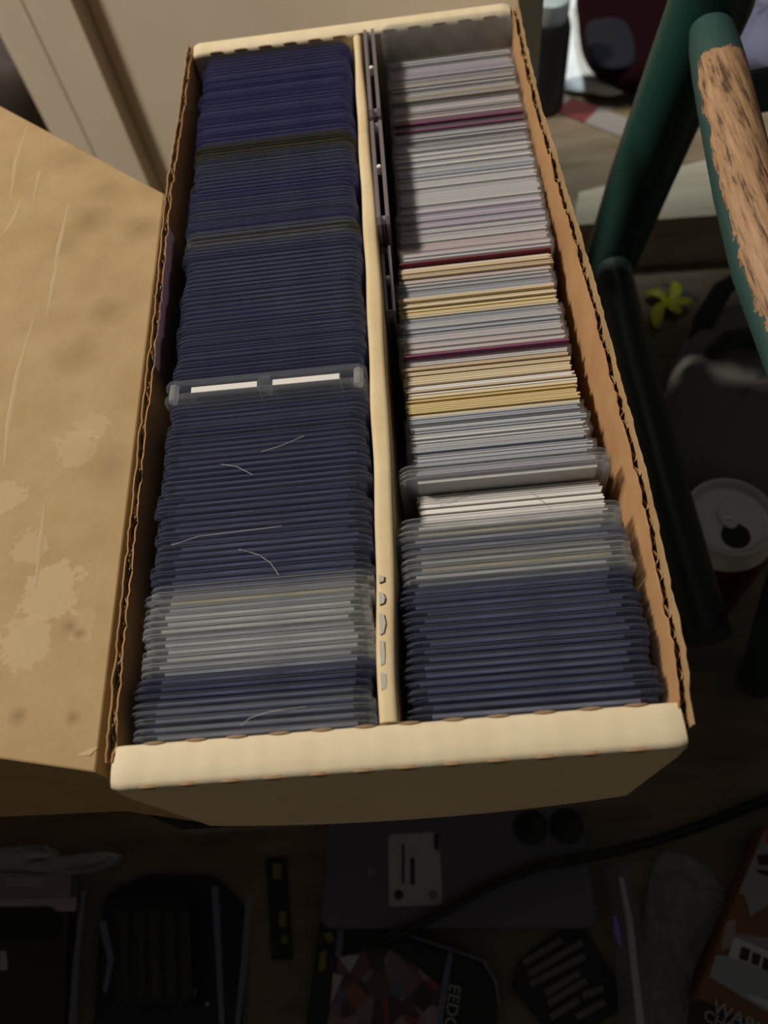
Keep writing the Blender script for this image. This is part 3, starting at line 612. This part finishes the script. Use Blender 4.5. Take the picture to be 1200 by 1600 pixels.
MB().prism(px([(0, 1486), (10, 1486), (12, 1516), (0, 1516)], zt), zt + .05, zt + .3).build('print_mark', bpy.data.materials['white_print'], ct)
# crumpled grey wrapper
zt = FL + 22
wp = px([(10, 1322), (66, 1320), (84, 1340), (170, 1330), (178, 1345), (120, 1364), (40, 1364), (-60, 1366), (-60, 1330)], zt)
tag(cushion(MB(), wp, FL + .3, zt, 0.2, lump=4).build('plastic_wrapper', mat('grey_wrap', (0.32, 0.33, 0.34), 0.25), None, org=cen(wp, FL), smooth=True), 'crumpled grey plastic wrapper behind the pink carton', 'wrapper')

# printed clamshell with picture insert (bottom centre)
zt = FL + 22
sh = rounded(px([(470, 1650), (497, 1438), (530, 1424), (640, 1462), (752, 1500), (782, 1550), (770, 1660)], zt), 7)
fp = thing('picture_pack', cen(sh, FL), 'black clamshell pack with a colourful printed picture below the grey device', 'package')
MB().loft([[(*p, FL + .2) for p in sh], [(*p, zt - 4) for p in sh], [(*p, zt - 2) for p in ring_in(sh, 4)]]).build('pack_tray', M_ins, fp)
M_pic = mat('picture_print', (0.2, 0.1, 0.1), 0.5); t = NT(M_pic); vo = t.n('ShaderNodeTexVoronoi'); vo.inputs['Scale'].default_value = 105; t.l(t.coord(), vo.inputs['Vector'])
sp_ = t.n('ShaderNodeSeparateColor'); t.l(vo.outputs['Color'], sp_.inputs[0])
t.col(t.ramp(sp_.outputs[0], [(0.0, (0.02, 0.02, 0.03)), (0.3, (0.16, 0.08, 0.07)), (0.45, (0.3, 0.2, 0.2)), (0.6, (0.02, 0.03, 0.12)), (0.75, (0.34, 0.28, 0.27)), (0.9, (0.25, 0.06, 0.04))]))
t.b.inputs['Roughness'].default_value = .4
MB().prism(px([(505, 1640), (528, 1495), (600, 1480), (640, 1500), (662, 1520), (692, 1545), (680, 1650)], zt), zt - 1.9, zt - 1.5).build('picture_insert', M_pic, fp)
for q in ([(536, 1428), (530, 1480), (528, 1496)], [(704, 1488), (695, 1540), (684, 1610)], [(755, 1500), (775, 1535), (780, 1570)], [(640, 1462), (700, 1482), (752, 1500)]):
    MB().tube([at(*k, zt) for k in q], [1.8, 2.2, 2.0] if q[0][0] in (536, 704) else [.8, 1, .8], 8, flat=.6).build('clear_rib', M_edge, fp, smooth=True)
for q in ([(528, 1495), (562, 1492), (546, 1520)], [(520, 1520), (536, 1525), (516, 1570)]): MB().prism(px(q, zt), zt - 1.4, zt - 1.1).build('print_patch', bpy.data.materials['sticker'], fp)
M_let = mat('white_letters', (0.42, 0.42, 0.43), 0.6)
def text(s, p, direction, size, m, parent, name='lettering', z=0):
    cu = bpy.data.curves.new(name, 'FONT'); cu.body = s; cu.size = size * U; cu.extrude = 0.15 * U; cu.materials.append(m)
    o = bpy.data.objects.new(name, cu); sc.collection.objects.link(o)
    me = bpy.data.meshes.new_from_object(o); bpy.data.objects.remove(o); o = bpy.data.objects.new(name, me); sc.collection.objects.link(o)
    o.rotation_euler = (0, 0, math.atan2(direction.y, direction.x)); o.location = p * U
    if parent is not None: o.parent = parent; o.location = (p - Vector(parent['org'])) * U
    return o
a, b_ = at(703, 1536, zt - 1.3), at(690, 1640, zt - 1.3); text('EEDO', a, b_ - a, 10.5, M_let, fp)
for q in ([(503, 1459), (517, 1456), (523, 1468), (513, 1474)], [(500, 1488), (510, 1484), (508, 1515), (497, 1518)]):
    MB().prism(px(q, zt), zt - 1.5, zt - 1.1).build('print_mark', mat('yellow_print', (0.2, 0.19, 0.02), .6), fp)
c_ = at(430, 1395, FL); e = thing('hang_tag', (c_.x, c_.y, FL), 'narrow black hang tag with yellow spots between the two clamshells', 'tag')
MB().prism(px([(415, 1340), (448, 1340), (458, 1500), (425, 1500)], FL), FL + .2, FL + 1.2).build('tag_card', M_ins, e)
for q in ([(427, 1350), (440, 1350), (440, 1374), (427, 1374)], [(437, 1424), (448, 1424), (448, 1448), (437, 1448)], [(441, 1462), (450, 1462), (450, 1474), (441, 1474)]):
    MB().prism(px(q, FL), FL + 1.25, FL + 1.6).build('print_mark', bpy.data.materials['yellow_print'], e)

# black card with lines of print
zt = FL + 3
kp = rounded(px([(800, 1545), (812, 1500), (895, 1438), (912, 1450), (985, 1565), (880, 1640)], zt), 3)
kc = thing('black_card', cen(kp, FL), 'black card with rows of blurred white print below the grey device corner', 'card')
MB().prism(kp, FL + .2, zt).build('card_panel', M_ins, kc)
for (a, b_) in (((818, 1505), (878, 1468)), ((826, 1522), (910, 1472)), ((828, 1538), (914, 1494)), ((852, 1552), (906, 1520)), ((856, 1568), (916, 1532)), ((910, 1556), (942, 1544)), ((860, 1590), (905, 1562)), ((900, 1590), (945, 1565))):
    a, b_ = at(*a, zt), at(*b_, zt); q = (b_ - a).normalized(); n_ = Vector((-q.y, q.x, 0)) * 1.9; k = int((b_ - a).length / 3.2); s = 0.0
    MB().prism([tuple(x[:2]) for x in (a - n_, b_ - n_, b_ + n_, a + n_)], zt + .02, zt + .3).build('print_line', mat('white_print_dim', (0.16, 0.16, 0.155), .6) if 'white_print_dim' not in bpy.data.materials else bpy.data.materials['white_print_dim'], kc)
# clear tube
pts = [at(*q, FL + 16) for q in ((962, 1350), (975, 1420), (985, 1500), (1000, 1640))]
tu = thing('clear_tube', (pts[1].x, pts[1].y, FL), 'narrow clear plastic tube standing out beside the zip bag', 'tube')
MB().tube(pts, [9, 10, 10, 11], 16).build('tube_wall', plastic('tube_clear', (0.45, 0.45, 0.47), (0.9, 0.9, 0.92), 0.3, 0.1), tu, smooth=True)
MB().tube([at(*q, FL + 27) for q in ((970, 1370), (984, 1440), (992, 1520), (1004, 1630))], [1.6, 2.2, 2.4, 2.4], 8).build('bright_ridge', plastic('ridge_clear', (0.8, 0.8, 0.84), (0.9, 0.9, 0.92), 0.8, 0.2), tu, smooth=True)
MB().tube([at(*q, FL + 24) for q in ((961, 1432), (964, 1456), (970, 1478))], [1.2, 2.2, 1.0], 8).build('violet_clip', mat('violet_plastic', (0.3, 0.27, 0.85), 0.3), tu, smooth=True)
# clear zip bag
zt = FL + 9
zp_ = px([(1034, 1330), (1134, 1388), (1088, 1515), (1060, 1650), (985, 1640), (1000, 1500)], zt)
zb_ = thing('zip_bag', cen(zp_, FL), 'crinkled clear zip bag lying on the floor at bottom right', 'bag')
mb = MB(); cushion(mb, zp_, FL + .2, zt, 0.12, lump=1.6); mb.build('bag_film', plastic('bag_film', (0.62, 0.60, 0.58), (0.9, 0.89, 0.88), 0.5, 0.14, hazy=.3), zb_, smooth=True)
for q in ([(1036, 1366), (1062, 1364), (1090, 1382)], [(1098, 1386), (1134, 1396)], [(1008, 1436), (1040, 1432), (1066, 1446)], [(1072, 1520), (1078, 1560), (1058, 1590)], [(1010, 1500), (1016, 1520)]):
    MB().tube([at(*k, zt + 1) for k in q], [1.2] + [2.6] * (len(q) - 2) + [1.2], 8, flat=.4).build('crinkle', M_clear, zb_, smooth=True)
# brown printed package with barcode label
zt = FL + 26
gp = px([(1196, 1288), (1320, 1300), (1320, 1680), (1180, 1640), (1086, 1560), (1150, 1400)], zt)
gk = thing('printed_package', cen(gp, FL), 'brown and grey printed package with a warning label at the bottom right corner', 'package')
MB().prism(gp, FL + .2, zt).build('package_body', mat('brown_print', (0.19, 0.085, 0.03), 0.5), gk)
def dec(q, m, nm='print_panel', h=.3, par=None): return MB().prism(px(q, zt), zt + h - .25, zt + h).build(nm, m, par or gk)
M_gp = mat('grey_print', (0.32, 0.30, 0.31), .55); M_mr = mat('maroon_print', (0.05, 0.01, 0.015), .6)
dec([(1194, 1300), (1280, 1300), (1280, 1440), (1210, 1412), (1154, 1396)], M_gp)
dec([(1182, 1336), (1215, 1334), (1215, 1352), (1186, 1352)], M_mr, 'print_mark', .6); dec([(1182, 1358), (1215, 1362), (1215, 1374), (1184, 1364)], M_mr, 'print_mark', .6)
dec([(1196, 1302), (1215, 1298), (1215, 1318), (1194, 1318)], mat('bright_red', (0.6, 0.06, 0.05), .5), 'print_mark', .6)
dec([(1163, 1396), (1180, 1392), (1200, 1402), (1200, 1414), (1172, 1432)], mat('pale_print', (0.34, 0.32, 0.31), .55), 'print_mark', .6)
dec([(1134, 1440), (1150, 1436), (1148, 1480), (1126, 1484)], mat('pinkish_print', (0.34, 0.27, 0.25), .55)); dec([(1152, 1458), (1240, 1472), (1240, 1492), (1200, 1484), (1148, 1466)], bpy.data.materials['pinkish_print'])
lbp = dec([(1146, 1464), (1230, 1500), (1230, 1600), (1180, 1570), (1108, 1526), (1118, 1492), (1138, 1494)], mat('label_grey', (0.34, 0.37, 0.41), .55), 'label', .5)
dec([(1147, 1464), (1230, 1498), (1230, 1530), (1138, 1494)], mat('label_white', (0.6, 0.6, 0.6), .55), 'label_strip', .8)
for q in ([(1158, 1479), (1172, 1484), (1168, 1503), (1154, 1498)], [(1176, 1487), (1189, 1493), (1184, 1510), (1172, 1505)], [(1193, 1495), (1206, 1500), (1202, 1519), (1189, 1513)]): dec(q, M_ink, 'dark_square', 1.1)
dec([(1164, 1552), (1230, 1572), (1230, 1590), (1176, 1564)], bpy.data.materials['label_white'], 'label_strip', .8)
dec([(1090, 1560), (1180, 1602), (1180, 1650), (1085, 1640)], M_ins, 'print_panel', .45)
a, b_ = at(1112, 1580, zt + .7), at(1172, 1612, zt + .7); text('WARN', a, b_ - a, 11, M_let, gk)
a, b_ = at(1098, 1592, zt + .7), at(1160, 1625, zt + .7); text('CHO', a, b_ - a, 9, M_let, gk)

# drop the helper property, keep only the descriptive ones
for o in bpy.data.objects:
    if 'org' in o: del o['org']
